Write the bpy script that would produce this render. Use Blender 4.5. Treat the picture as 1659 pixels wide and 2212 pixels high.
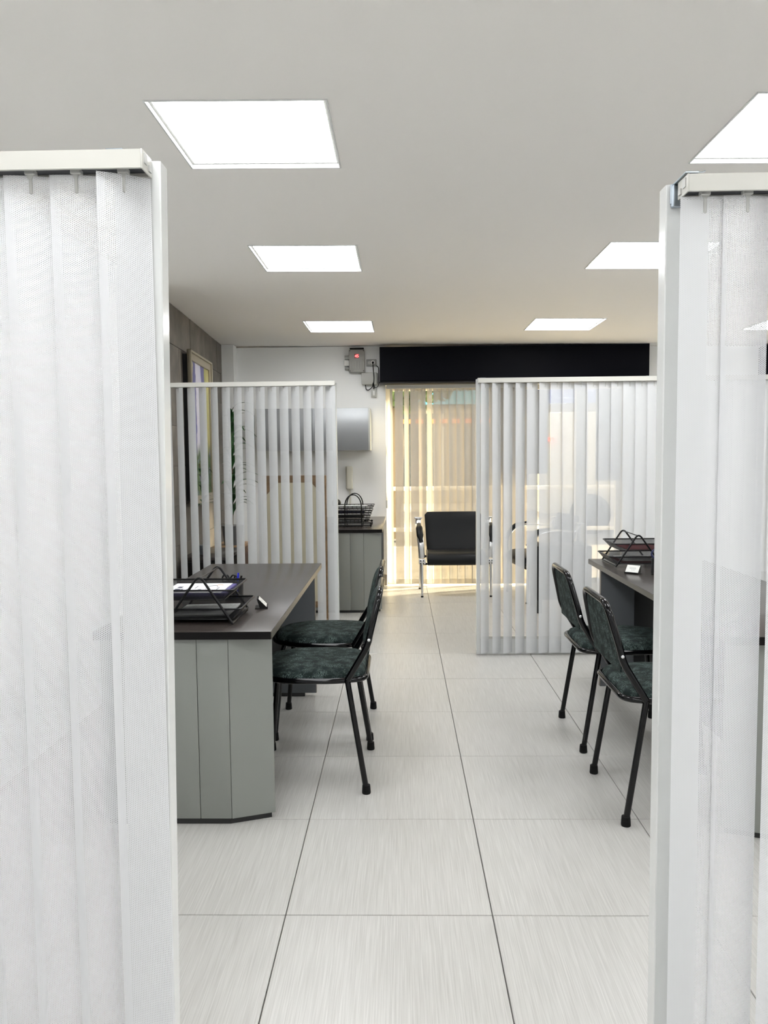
import bpy, bmesh, math, random
from mathutils import Vector, Matrix
random.seed(7)
S = bpy.context.scene
for _o in list(bpy.data.objects): bpy.data.objects.remove(_o)
COL = S.collection
PI = math.pi
R = math.radians

# ------------------------------------------------------------ camera
CAM = Vector((.3443, -2.1716, 1.3279))
pitch, yaw, roll, FPX = .0717, -.0214, -.0101, 1685.05
cp, sp, cy, sy = math.cos(pitch), math.sin(pitch), math.cos(yaw), math.sin(yaw)
fwd = Vector((sy*cp, cy*cp, -sp)); rt = Vector((cy, -sy, 0)); up = rt.cross(fwd)
cr = rt*math.cos(roll) + up*math.sin(roll); cu = -rt*math.sin(roll) + up*math.cos(roll)
cd = bpy.data.cameras.new('camera'); cam = bpy.data.objects.new('camera', cd); COL.objects.link(cam)
cd.sensor_fit = 'HORIZONTAL'; cd.sensor_width = 36; cd.lens = FPX/1659*36; cd.clip_start = .05; cd.clip_end = 300
M = Matrix((cr, cu, -fwd)).transposed().to_4x4(); M.translation = CAM
cam.matrix_world = M
S.camera = cam

# ------------------------------------------------------------ world, exposure
W = bpy.data.worlds.new('world'); S.world = W; W.use_nodes = True
wn = W.node_tree.nodes; wb = wn['Background']
wb.inputs['Color'].default_value = (1.0, .84, .62, 1); wb.inputs['Strength'].default_value = 4.0
sd_ = bpy.data.lights.new('sun', 'SUN'); sd_.energy = 26.0; sd_.color = (1, .82, .58); sd_.angle = math.radians(6)
sun = bpy.data.objects.new('sun', sd_); COL.objects.link(sun)
sun.rotation_euler = Vector((.87, .32, .36)).to_track_quat('Z', 'Y').to_euler()      # low evening sun along the street from the right
S.view_settings.view_transform = 'Standard'; S.view_settings.look = 'None'
S.view_settings.gamma = 1; S.view_settings.exposure = 1.12
S.view_settings.use_curve_mapping = False
LAMP = 7.6          # ceiling panel diffusers

# ------------------------------------------------------------ helpers
def link(name, data, parent=None):
    o = bpy.data.objects.new(name, data); COL.objects.link(o)
    if parent: o.parent = parent
    return o
def tag(o, label=None, cat=None, group=None, kind=None):
    if label: o['label'] = label
    if cat: o['category'] = cat
    if group: o['group'] = group
    if kind: o['kind'] = kind
    return o
def thing(name, label, cat, loc=(0,0,0), rz=0, group=None):
    o = link(name, None); o.location = loc; o.rotation_euler = (0,0,rz); o.empty_display_size = .05
    return tag(o, label, cat, group)
def fin(name, bm, mat, parent=None, smooth=False, sharp=40):
    bmesh.ops.recalc_face_normals(bm, faces=bm.faces)
    me = bpy.data.meshes.new(name); bm.to_mesh(me); bm.free()
    if smooth:
        for p in me.polygons: p.use_smooth = True
        try: me.set_sharp_from_angle(angle=R(sharp))
        except Exception: pass
    me.materials.append(mat)
    return link(name, me, parent)
def bbox(bm, x0, x1, y0, y1, z0, z1, bev=0, seg=2, mtx=None):
    t = bmesh.new()
    vs = [t.verts.new((x, y, z)) for x in (x0, x1) for y in (y0, y1) for z in (z0, z1)]
    for f in ((0,1,3,2),(4,6,7,5),(0,4,5,1),(2,3,7,6),(0,2,6,4),(1,5,7,3)): t.faces.new([vs[i] for i in f])
    if bev: bmesh.ops.bevel(t, geom=list(t.edges), offset=bev, segments=seg, affect='EDGES', profile=.5)
    if mtx is not None: bmesh.ops.transform(t, matrix=mtx, verts=t.verts)
    join(bm, t)
def join(bm, t):
    m = {}
    for v in t.verts: m[v] = bm.verts.new(v.co)
    for f in t.faces:
        try: bm.faces.new([m[v] for v in f.verts])
        except ValueError: pass
    t.free()
def box(name, x0, x1, y0, y1, z0, z1, mat, parent=None, bev=0, seg=2, smooth=False):
    bm = bmesh.new(); bbox(bm, x0, x1, y0, y1, z0, z1, bev, seg)
    return fin(name, bm, mat, parent, smooth=bool(bev) or smooth)
def prism(bm, pts, z0, z1, bev=0, seg=2, axis='z', bev_all=True):
    """polygon pts (2D) extruded; axis z: (x,y)->xy ; y: (x,z) ; x: (y,z)"""
    t = bmesh.new()
    def P(p, h): return {'z': (p[0], p[1], h), 'y': (p[0], h, p[1]), 'x': (h, p[0], p[1])}[axis]
    a = [t.verts.new(P(p, z0)) for p in pts]; b = [t.verts.new(P(p, z1)) for p in pts]
    fa = t.faces.new(a); fb = t.faces.new(b[::-1]); n = len(pts)
    for i in range(n): t.faces.new((a[i], a[(i+1) % n], b[(i+1) % n], b[i]))
    bmesh.ops.recalc_face_normals(t, faces=t.faces)
    if bev:
        ed = [e for e in t.edges if all(v in a for v in e.verts) or all(v in b for v in e.verts)]
        bmesh.ops.bevel(t, geom=ed, offset=bev, segments=seg, affect='EDGES', profile=.5)
    join(bm, t)
def fillet(pts, r, n=5):
    pts = [Vector(p) for p in pts]; out = [pts[0]]
    for i in range(1, len(pts)-1):
        a, b, c = pts[i-1], pts[i], pts[i+1]
        u = (a-b); v = (c-b); rr = min(r if not isinstance(r, (list, tuple)) else r[i-1], u.length*.49, v.length*.49)
        p, q = b+u.normalized()*rr, b+v.normalized()*rr
        for k in range(n+1):
            t = k/n; out.append(p*(1-t)**2 + b*2*t*(1-t) + q*t*t)
    out.append(pts[-1]); return out
def tube(bm, pts, r, seg=10, closed=False, cap=True, flat=1.0, upv=None):
    pts = [Vector(p) for p in pts]; n = len(pts); rings = []
    prev = None
    for i, p in enumerate(pts):
        if closed: d = (pts[(i+1) % n]-pts[i-1]).normalized()
        elif i == 0: d = (pts[1]-p).normalized()
        elif i == n-1: d = (p-pts[-2]).normalized()
        else: d = ((pts[i+1]-p).normalized()+(p-pts[i-1]).normalized()).normalized()
        if prev is None:
            u = Vector(upv) if upv else (Vector((0,0,1)) if abs(d.z) < .9 else Vector((1,0,0)))
        else: u = prev
        s = d.cross(u).normalized(); u = s.cross(d).normalized(); prev = u
        rr = r[i] if isinstance(r, (list, tuple)) else r
        rings.append([bm.verts.new(p + s*math.cos(2*PI*k/seg)*rr*flat + u*math.sin(2*PI*k/seg)*rr) for k in range(seg)])
    m = n if closed else n-1
    for i in range(m):
        a, b = rings[i], rings[(i+1) % n]
        for k in range(seg): bm.faces.new((a[k], a[(k+1) % seg], b[(k+1) % seg], b[k]))
    if cap and not closed:
        bm.faces.new(rings[0][::-1]); bm.faces.new(rings[-1])
def tubes(name, paths, r, mat, parent=None, seg=10, closed=False):
    bm = bmesh.new()
    for p in paths: tube(bm, p, r, seg, closed)
    return fin(name, bm, mat, parent, smooth=True)
def lathe(bm, prof, c=(0,0,0), seg=20):
    rings = []
    for (r, z) in prof:
        rings.append([bm.verts.new((c[0]+max(r,1e-4)*math.cos(2*PI*k/seg), c[1]+max(r,1e-4)*math.sin(2*PI*k/seg), c[2]+z)) for k in range(seg)])
    for a, b in zip(rings, rings[1:]):
        for k in range(seg): bm.faces.new((a[k], a[(k+1) % seg], b[(k+1) % seg], b[k]))
    bm.faces.new(rings[0][::-1]); bm.faces.new(rings[-1])
def copy_tree(o, parent=None):
    c = o.copy(); COL.objects.link(c)
    if parent: c.parent = parent
    for ch in list(o.children): copy_tree(ch, c)
    return c
def text_part(name, s, size, mat, parent, loc, rot, depth=.0004):
    cu_ = bpy.data.curves.new(name, 'FONT'); cu_.body = s; cu_.size = size; cu_.extrude = depth
    cu_.align_x = 'CENTER'; cu_.align_y = 'CENTER'
    t = bpy.data.objects.new(name, cu_)
    me = bpy.data.meshes.new_from_object(t); bpy.data.objects.remove(t)
    me.materials.clear(); me.materials.append(mat)
    o = link(name, me, parent); o.location = loc; o.rotation_euler = rot
    return o

# ------------------------------------------------------------ materials
def mat(name, col, rough=.5, metal=0, spec=.5, bump=0, bscale=80, var=0, vscale=5, coat=0):
    m = bpy.data.materials.new(name); m.use_nodes = True; nt = m.node_tree; b = nt.nodes['Principled BSDF']
    b.inputs['Base Color'].default_value = (*col, 1); b.inputs['Roughness'].default_value = rough
    b.inputs['Metallic'].default_value = metal; b.inputs['Specular IOR Level'].default_value = spec
    if coat: b.inputs['Coat Weight'].default_value = coat; b.inputs['Coat Roughness'].default_value = .08
    tc = nt.nodes.new('ShaderNodeTexCoord')
    if var:
        n = nt.nodes.new('ShaderNodeTexNoise'); n.inputs['Scale'].default_value = vscale; n.inputs['Detail'].default_value = 5
        r = nt.nodes.new('ShaderNodeValToRGB')
        r.color_ramp.elements[0].position = .3; r.color_ramp.elements[1].position = .7
        r.color_ramp.elements[0].color = (*[c*(1-var) for c in col], 1); r.color_ramp.elements[1].color = (*[min(1, c*(1+var)) for c in col], 1)
        nt.links.new(tc.outputs['Object'], n.inputs['Vector']); nt.links.new(n.outputs['Fac'], r.inputs['Fac']); nt.links.new(r.outputs['Color'], b.inputs['Base Color'])
    if bump:
        n = nt.nodes.new('ShaderNodeTexNoise'); n.inputs['Scale'].default_value = bscale; n.inputs['Detail'].default_value = 3
        u = nt.nodes.new('ShaderNodeBump'); u.inputs['Strength'].default_value = bump; u.inputs['Distance'].default_value = .002
        nt.links.new(tc.outputs['Object'], n.inputs['Vector']); nt.links.new(n.outputs['Fac'], u.inputs['Height']); nt.links.new(u.outputs['Normal'], b.inputs['Normal'])
    return m
def streak(name, c0, c1, scale, rough=.4, detail=6, lo=.3, hi=.7, objrand=True, bump=.0, distortion=0, spec=.5, coord='Object'):
    m = bpy.data.materials.new(name); m.use_nodes = True; nt = m.node_tree; b = nt.nodes['Principled BSDF']
    b.inputs['Roughness'].default_value = rough; b.inputs['Specular IOR Level'].default_value = spec
    tc = nt.nodes.new('ShaderNodeTexCoord'); mp = nt.nodes.new('ShaderNodeMapping'); mp.inputs['Scale'].default_value = scale
    n = nt.nodes.new('ShaderNodeTexNoise'); n.inputs['Scale'].default_value = 1; n.inputs['Detail'].default_value = detail; n.inputs['Distortion'].default_value = distortion
    r = nt.nodes.new('ShaderNodeValToRGB'); r.color_ramp.elements[0].position = lo; r.color_ramp.elements[1].position = hi
    r.color_ramp.elements[0].color = (*c0, 1); r.color_ramp.elements[1].color = (*c1, 1)
    nt.links.new(tc.outputs[coord], mp.inputs['Vector'])
    if objrand:
        oi = nt.nodes.new('ShaderNodeObjectInfo'); k = nt.nodes.new('ShaderNodeMath'); k.operation = 'MULTIPLY'; k.inputs[1].default_value = 50
        cb = nt.nodes.new('ShaderNodeCombineXYZ')
        nt.links.new(oi.outputs['Random'], k.inputs[0])
        for a in 'XYZ': nt.links.new(k.outputs[0], cb.inputs[a])
        nt.links.new(cb.outputs[0], mp.inputs['Location'])
    nt.links.new(mp.outputs[0], n.inputs['Vector']); nt.links.new(n.outputs['Fac'], r.inputs['Fac']); nt.links.new(r.outputs['Color'], b.inputs['Base Color'])
    if bump:
        u = nt.nodes.new('ShaderNodeBump'); u.inputs['Strength'].default_value = bump; u.inputs['Distance'].default_value = .001
        nt.links.new(n.outputs['Fac'], u.inputs['Height']); nt.links.new(u.outputs['Normal'], b.inputs['Normal'])
    return m
def emit(name, col, st):
    m = bpy.data.materials.new(name); m.use_nodes = True; nt = m.node_tree; nt.nodes.clear()
    e = nt.nodes.new('ShaderNodeEmission'); e.inputs[0].default_value = (*col, 1); e.inputs[1].default_value = st
    o = nt.nodes.new('ShaderNodeOutputMaterial'); nt.links.new(e.outputs[0], o.inputs[0]); return m
def holes(nt, pitch, rad):
    """hexagonal perforation mask from the UV map (metres): 1 inside a hole"""
    uv = nt.nodes.new('ShaderNodeUVMap')
    res = []
    px, py = pitch*1.7320508, pitch
    for ox, oy in ((0, 0), (.5, .5)):
        sc = nt.nodes.new('ShaderNodeVectorMath'); sc.operation = 'MULTIPLY_ADD'
        sc.inputs[1].default_value = (1/px, 1/py, 0); sc.inputs[2].default_value = (ox+200, oy+2000, 0)
        fr = nt.nodes.new('ShaderNodeVectorMath'); fr.operation = 'FRACTION'
        sb = nt.nodes.new('ShaderNodeVectorMath'); sb.operation = 'SUBTRACT'; sb.inputs[1].default_value = (.5, .5, 0)
        ms = nt.nodes.new('ShaderNodeVectorMath'); ms.operation = 'MULTIPLY'; ms.inputs[1].default_value = (px, py, 0)
        ln = nt.nodes.new('ShaderNodeVectorMath'); ln.operation = 'LENGTH'
        nt.links.new(uv.outputs[0], sc.inputs[0]); nt.links.new(sc.outputs[0], fr.inputs[0]); nt.links.new(fr.outputs[0], sb.inputs[0])
        nt.links.new(sb.outputs[0], ms.inputs[0]); nt.links.new(ms.outputs[0], ln.inputs[0]); res.append(ln.outputs['Value'])
    mn = nt.nodes.new('ShaderNodeMath'); mn.operation = 'MINIMUM'; nt.links.new(res[0], mn.inputs[0]); nt.links.new(res[1], mn.inputs[1])
    lt = nt.nodes.new('ShaderNodeMath'); lt.operation = 'LESS_THAN'; lt.inputs[1].default_value = rad; nt.links.new(mn.outputs[0], lt.inputs[0])
    return lt.outputs[0]
def slat_mat(name, col, pitch, rad, trans=.3, tint=None):
    m = bpy.data.materials.new(name); m.use_nodes = True; nt = m.node_tree; nt.nodes.clear()
    o = nt.nodes.new('ShaderNodeOutputMaterial'); d = nt.nodes.new('ShaderNodeBsdfDiffuse'); t = nt.nodes.new('ShaderNodeBsdfTranslucent')
    d.inputs[0].default_value = (*col, 1); t.inputs[0].default_value = (*(tint or col), 1)
    mx = nt.nodes.new('ShaderNodeMixShader'); mx.inputs[0].default_value = trans
    nt.links.new(d.outputs[0], mx.inputs[1]); nt.links.new(t.outputs[0], mx.inputs[2])
    tr = nt.nodes.new('ShaderNodeBsdfTransparent'); m2 = nt.nodes.new('ShaderNodeMixShader')
    nt.links.new(holes(nt, pitch, rad), m2.inputs[0]); nt.links.new(mx.outputs[0], m2.inputs[1]); nt.links.new(tr.outputs[0], m2.inputs[2])
    nt.links.new(m2.outputs[0], o.inputs[0]); return m
def mesh_metal(name, col, pitch, rad):
    m = bpy.data.materials.new(name); m.use_nodes = True; nt = m.node_tree; b = nt.nodes['Principled BSDF']; o = nt.nodes['Material Output']
    b.inputs['Base Color'].default_value = (*col, 1); b.inputs['Roughness'].default_value = .4
    tr = nt.nodes.new('ShaderNodeBsdfTransparent'); m2 = nt.nodes.new('ShaderNodeMixShader')
    nt.links.new(holes(nt, pitch, rad), m2.inputs[0]); nt.links.new(b.outputs[0], m2.inputs[1]); nt.links.new(tr.outputs[0], m2.inputs[2])
    nt.links.new(m2.outputs[0], o.inputs[0]); return m
def glass_mat(name):
    m = bpy.data.materials.new(name); m.use_nodes = True; nt = m.node_tree; nt.nodes.clear()
    o = nt.nodes.new('ShaderNodeOutputMaterial'); t = nt.nodes.new('ShaderNodeBsdfTransparent'); g = nt.nodes.new('ShaderNodeBsdfGlossy')
    t.inputs[0].default_value = (.95, .97, .96, 1); g.inputs['Roughness'].default_value = .02
    mx = nt.nodes.new('ShaderNodeMixShader'); mx.inputs[0].default_value = .05
    nt.links.new(t.outputs[0], mx.inputs[1]); nt.links.new(g.outputs[0], mx.inputs[2])
    nt.links.new(mx.outputs[0], o.inputs[0]); return m

M_ceil = mat('ceiling_paint', (.90, .88, .85), .75, bump=.05, bscale=30)
M_wall = mat('white_wall_paint', (.875, .88, .87), .6, bump=.05, bscale=40)
M_tile = streak('streaked_porcelain', (.47, .458, .435), (.60, .588, .562), (420, 6, 6), rough=.33, detail=3, lo=.3, hi=.7, bump=.02)
M_grout = mat('grout', (.16, .15, .14), .9)
M_stone = streak('brown_stone', (.11, .098, .086), (.20, .18, .155), (5, 5, 5), rough=.7, detail=8, bump=.3)
M_base = mat('skirting_tile', (.28, .25, .21), .5, var=.15, vscale=8)
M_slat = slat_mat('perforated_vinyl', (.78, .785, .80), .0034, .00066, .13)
M_slat_dim = slat_mat('dimmed_perforated_vinyl', (.68, .69, .70), .0034, .00062, .11)  # same white vinyl, darkened so the rear blinds look less brightly lit
M_slatw = slat_mat('dimmed_sun_tinted_vinyl', (.44, .43, .41), .0034, .00060, .042, (.92, .74, .46))  # same white vinyl, darkened as dimmer light, with sun warmth tinted into its translucency
M_rail = mat('cream_enamel', (.60, .59, .545), .35)
M_rail_in = mat('dark_channel', (.045, .047, .055), .5)
M_clip = mat('clear_grey_plastic', (.55, .55, .53), .35)
M_post = mat('white_gloss_laminate', (.73, .74, .73), .16, coat=.3)
M_galv = mat('galvanised_steel', (.42, .47, .52), .28, metal=.9, var=.2, vscale=30)
M_chrome = mat('polished_aluminium', (.80, .81, .82), .26, metal=.85)
M_blk = mat('black_enamel_tube', (.002, .002, .0025), .09, spec=.36)
M_rub = mat('black_rubber', (.005, .005, .005), .6, spec=.2)
M_leather = mat('black_leatherette', (.0065, .0075, .0085), .42, spec=.25, bump=.2, bscale=180)
M_valance = mat('near_black_painted_board', (.0012, .0014, .004), .5, spec=.08, bump=.05, bscale=60)
M_grey = mat('grey_green_panel', (.265, .275, .255), .42, bump=.05, bscale=220)
M_greyd = mat('slate_blue_panel', (.115, .125, .135), .45)
M_plinth = mat('dark_plinth', (.02, .02, .02), .6)
M_wenge = streak('wenge_laminate', (.028, .022, .020), (.055, .046, .042), (6, 120, 6), rough=.26, detail=5, objrand=False, bump=.05)
M_wenge_e = mat('wenge_edge', (.006, .005, .005), .5, spec=.15)
M_edge = mat('beige_lit_edge', (.13, .115, .09), .3)  # same desk material; light reflected on the desktop edge painted as beige
M_dark = mat('black_board', (.006, .0055, .0055), .45, spec=.25)
M_mesh = mesh_metal('black_wire_mesh', (.012, .012, .013), .0030, .00078)
M_blackm = mat('black_powdercoat', (.004, .004, .0045), .3, spec=.25)
M_paper = mat('paper_sheets', (.82, .83, .84), .6, var=.06, vscale=50)
M_paper2 = mat('grey_printed_paper', (.50, .51, .50), .6, var=.25, vscale=90)
M_purple = mat('violet_folder', (.085, .07, .24), .4)
M_navy = mat('navy_folder', (.012, .016, .07), .35)
M_red = mat('dark_red_folder', (.16, .02, .025), .4)
M_blue = mat('blue_pen_cap', (.01, .02, .55), .3)
M_white = mat('white_plastic', (.75, .75, .72), .35)
M_cream = mat('cream_plastic', (.66, .64, .54), .3)
M_box = mat('grey_appliance_plastic', (.33, .33, .31), .45, var=.05, vscale=20)
M_boxl = mat('light_grey_duct', (.46, .46, .43), .4)
M_silver = mat('silver_laminate', (.30, .31, .32), .42, metal=.3)
M_wood = streak('warm_wood', (.17, .105, .055), (.27, .17, .09), (3, 3, 30), rough=.4)
M_creamb = mat('cream_board', (.55, .51, .38), .5)
M_gold = mat('champagne_frame', (.34, .30, .22), .35, metal=.35)
M_pot = mat('brown_planter', (.10, .05, .03), .5)
M_leaf = streak('dark_leaf', (.008, .04, .012), (.04, .13, .035), (20, 20, 60), rough=.35)
M_leaf2 = mat('pale_leaf', (.10, .19, .07), .4)
M_stem = mat('plant_stem', (.12, .09, .05), .7)
M_diff = emit('led_diffuser', (.975, .99, 1.0), LAMP)
M_led = emit('red_display', (1, .06, .06), 5)
M_ledb = mat('display_window', (.25, .02, .02), .3)
M_glass = glass_mat('clear_glass')
M_wframe = mat('window_aluminium', (.62, .58, .48), .35)
M_poster = mat('grey_board', (.35, .36, .36), .5)

# chair cloth: dark green with pale feathery leaf marks
def cloth():
    m = bpy.data.materials.new('green_leaf_cloth'); m.use_nodes = True; nt = m.node_tree; b = nt.nodes['Principled BSDF']
    b.inputs['Roughness'].default_value = .8; b.inputs['Specular IOR Level'].default_value = .25
    tc = nt.nodes.new('ShaderNodeTexCoord')
    n1 = nt.nodes.new('ShaderNodeTexNoise'); n1.inputs['Scale'].default_value = 11; n1.inputs['Detail'].default_value = 3
    mul = nt.nodes.new('ShaderNodeVectorMath'); mul.operation = 'MULTIPLY_ADD'; mul.inputs[1].default_value = (.30, .30, .30)
    w = nt.nodes.new('ShaderNodeTexWave'); w.inputs['Scale'].default_value = 34; w.inputs['Distortion'].default_value = 9; w.inputs['Detail'].default_value = 4; w.inputs['Detail Scale'].default_value = 2.5
    n2 = nt.nodes.new('ShaderNodeTexNoise'); n2.inputs['Scale'].default_value = 26; n2.inputs['Detail'].default_value = 4
    r1 = nt.nodes.new('ShaderNodeValToRGB'); r1.color_ramp.elements[0].position = .5; r1.color_ramp.elements[1].position = .9
    r2 = nt.nodes.new('ShaderNodeValToRGB'); r2.color_ramp.elements[0].position = .40; r2.color_ramp.elements[1].position = .60
    mm = nt.nodes.new('ShaderNodeMath'); mm.operation = 'MULTIPLY'
    mix = nt.nodes.new('ShaderNodeMix'); mix.data_type = 'RGBA'
    mix.inputs['A'].default_value = (.006, .013, .012, 1); mix.inputs['B'].default_value = (.10, .14, .13, 1)
    L = nt.links.new
    L(tc.outputs['Object'], n1.inputs['Vector']); L(n1.outputs['Color'], mul.inputs[0]); L(tc.outputs['Object'], mul.inputs[2]); L(mul.outputs[0], w.inputs['Vector'])
    L(tc.outputs['Object'], n2.inputs['Vector']); L(w.outputs['Fac'], r1.inputs['Fac']); L(n2.outputs['Fac'], r2.inputs['Fac'])
    L(r1.outputs['Color'], mm.inputs[0]); L(r2.outputs['Color'], mm.inputs[1]); L(mm.outputs[0], mix.inputs['Factor']); L(mix.outputs['Result'], b.inputs['Base Color'])
    u = nt.nodes.new('ShaderNodeBump'); u.inputs['Strength'].default_value = .3; u.inputs['Distance'].default_value = .001
    L(w.outputs['Fac'], u.inputs['Height']); L(u.outputs['Normal'], b.inputs['Normal'])
    return m
M_cloth = cloth()
def painting_mat():
    m = bpy.data.materials.new('painted_canvas'); m.use_nodes = True; nt = m.node_tree; b = nt.nodes['Principled BSDF']; b.inputs['Roughness'].default_value = .6
    L = nt.links.new; tc = nt.nodes.new('ShaderNodeTexCoord')
    n = nt.nodes.new('ShaderNodeTexNoise'); n.inputs['Scale'].default_value = 7; n.inputs['Detail'].default_value = 5
    ad = nt.nodes.new('ShaderNodeVectorMath'); ad.operation = 'MULTIPLY_ADD'; ad.inputs[1].default_value = (.22, .22, .22)
    L(tc.outputs['Generated'], n.inputs['Vector']); L(n.outputs['Color'], ad.inputs[0]); L(tc.outputs['Generated'], ad.inputs[2])
    sx = nt.nodes.new('ShaderNodeSeparateXYZ'); L(ad.outputs[0], sx.inputs[0])
    def ramp(stops):
        r = nt.nodes.new('ShaderNodeValToRGB'); e = r.color_ramp.elements
        while len(e) < len(stops): e.new(.5)
        for k, (p, c) in enumerate(stops): e[k].position = p; e[k].color = (*c, 1)
        return r
    r1 = ramp([(.0, (.45, .42, .2)), (.18, (.5, .45, .22)), (.22, (.1, .1, .22)), (.34, (.12, .12, .3)), (.38, (.62, .6, .66)), (.62, (.5, .5, .62)), (.68, (.12, .12, .28)), (.82, (.14, .13, .28)), (.86, (.35, .34, .1)), (1, (.5, .46, .2))])
    r2 = ramp([(.0, (.20, .10, .08)), (.2, (.35, .2, .2)), (.3, (.3, .3, .5)), (.45, (.05, .10, .03)), (.6, (.10, .14, .06)), (.8, (.4, .3, .15)), (1, (.05, .08, .03))])
    L(sx.outputs['Y'], r1.inputs['Fac']); n3 = nt.nodes.new('ShaderNodeTexNoise'); n3.inputs['Scale'].default_value = 9; n3.inputs['Detail'].default_value = 6
    L(tc.outputs['Generated'], n3.inputs['Vector']); L(n3.outputs['Fac'], r2.inputs['Fac'])
    mx = nt.nodes.new('ShaderNodeMix'); mx.data_type = 'RGBA'
    r3 = ramp([(.42, (0, 0, 0)), (.52, (1, 1, 1))]); L(sx.outputs['Z'], r3.inputs['Fac']); L(r3.outputs['Color'], mx.inputs['Factor'])
    L(r2.outputs['Color'], mx.inputs['A']); L(r1.outputs['Color'], mx.inputs['B']); L(mx.outputs['Result'], b.inputs['Base Color'])
    return m
M_paint = painting_mat()

# ------------------------------------------------------------ room shell
XR, YB, YF = 4.8, 5.79, -4.2
def ceil_z(x): return 2.4333 - .0121*x
floor = box('floor', -1.9, XR+.2, YF-.2, YB+.2, -.12, -.008, M_grout); tag(floor, kind='structure')
bm = bmesh.new(); bbox(bm, -.2984, .2984, -.2984, .2984, -.010, 0, .0012, 1)
t0 = fin('tile', bm, M_tile, floor); first = True
for i in range(-3, 8):
    for k in range(-7, 10):
        o = t0 if first else t0.copy()
        if not first: COL.objects.link(o)
        first = False
        o.location = (.3+.6*i, .3+.6*k, random.uniform(-.0003, .0003))

# ceiling slab with square recesses for the panels
PW = .5756
PAN = [(-.4476, .3218), (-.4476, 1.998), (-.4476, 4.3006), (1.4355, .2962), (1.4355, 1.954), (1.4355, 4.1997),
       (3.32, .29), (3.32, 1.95), (3.32, 4.19), (-.4476, -1.36), (1.4355, -1.38), (3.32, -1.38), (-.4476, -3.05), (1.4355, -3.05), (3.32, -3.05)]
xs = sorted({-1.9, XR+.2} | {round(p[0], 4) for p in PAN} | {round(p[0]+PW, 4) for p in PAN})
ys = sorted({YF-.2, YB+.2} | {round(p[1], 4) for p in PAN} | {round(p[1]+PW, 4) for p in PAN})
bm = bmesh.new(); vc = {}
def cv(x, y, dz=0):
    k = (x, y, dz)
    if k not in vc: vc[k] = bm.verts.new((x, y, ceil_z(x)+dz))
    return vc[k]
for a in range(len(xs)-1):
    for b in range(len(ys)-1):
        x0, x1, y0, y1 = xs[a], xs[a+1], ys[b], ys[b+1]
        cx, cyy = (x0+x1)/2, (y0+y1)/2
        if any(p[0] < cx < p[0]+PW and p[1] < cyy < p[1]+PW for p in PAN): continue
        bm.faces.new((cv(x0, y0), cv(x0, y1), cv(x1, y1), cv(x1, y0)))
for p in PAN:
    x0, x1, y0, y1 = round(p[0], 4), round(p[0]+PW, 4), round(p[1], 4), round(p[1]+PW, 4)
    c = [(x0, y0), (x1, y0), (x1, y1), (x0, y1)]
    for i in range(4):
        a_, b_ = c[i], c[(i+1) % 4]; bm.faces.new((cv(*a_), cv(*b_), cv(*b_, .10), cv(*a_, .10)))
e = [(-1.9, YF-.2), (XR+.2, YF-.2), (XR+.2, YB+.2), (-1.9, YB+.2)]
bm.faces.new([bm.verts.new((x, y, ceil_z(x)+.10)) for x, y in e])
ceiling = fin('ceiling', bm, M_ceil); tag(ceiling, kind='structure')
names_ = ['large lit square ceiling panel nearest the camera, above the front-left blinds', 'lit ceiling panel in the left row, second from the camera', 'small lit ceiling panel in the left row, farthest, above the wall cabinet',
          'large lit ceiling panel cut by the right photo edge, above the front-right blinds', 'lit ceiling panel in the right row, half hidden by the right front post', 'small lit ceiling panel farthest in the right row, above the black valance']
far_ = ['beyond the right desk, front of the far column', 'beyond the right desk, middle of the far column', 'beyond the right desk, back of the far column',
        'just behind the camera on the left', 'just behind the camera in the middle', 'just behind the camera on the far right',
        'deep behind the camera on the left', 'deep behind the camera in the middle', 'deep behind the camera on the far right']
for i, (px, py) in enumerate(PAN):
    zc = ceil_z(px+PW/2)
    t = thing('ceiling_light', names_[i] if i < 6 else 'lit square ceiling panel, ' + far_[i-6], 'ceiling light', (px+PW/2, py+PW/2, zc), 0, 'square ceiling panels' if i < 6 else 'unseen ceiling panels')
    t.rotation_euler = (0, .0121, 0)
    h = PW/2; bm = bmesh.new()
    for (a, b, c, d) in ((-h, h, -h, -h+.006), (-h, h, h-.006, h), (-h, -h+.006, -h+.006, h-.006), (h-.006, h, -h+.006, h-.006)):
        bbox(bm, a, b, c, d, -.004, .012)
    fin('frame', bm, M_post, t)
    q = h-.016; box('diffuser', -q, q, -q, q, .012, .022, M_diff, t)
    bm = bmesh.new()
    for (a, b, c, d) in ((-h+.001, h-.001, -h+.001, -q), (-h+.001, h-.001, q, h-.001), (-h+.001, -q, -q, q), (q, h-.001, -q, q)):
        bbox(bm, a, b, c, d, .0125, .022)
    fin('inner_trim', bm, M_boxl, t)

# walls
tag(box('wall_front', -1.9, XR+.2, YF-.2, YF, -.1, 2.44, M_wall), kind='structure')
tag(box('wall_right', XR, XR+.2, YF, YB+.2, -.1, 2.375, M_wall), kind='structure')
tag(box('wall_left', -1.5, -1.29, YF, 3.0, -.1, 2.448, M_wall), kind='structure')
bm = bmesh.new()
bbox(bm, -1.9, .203, YB, YB+.2, -.1, 2.434); bbox(bm, 2.60, XR, YB, YB+.2, -.1, 2.40); bbox(bm, .203, 2.60, YB, YB+.2, 2.04, 2.40)
bbox(bm, -1.80, -1.305, 5.64, YB, -.1, 2.446)
tag(fin('wall_back', bm, M_wall), kind='structure')
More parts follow.
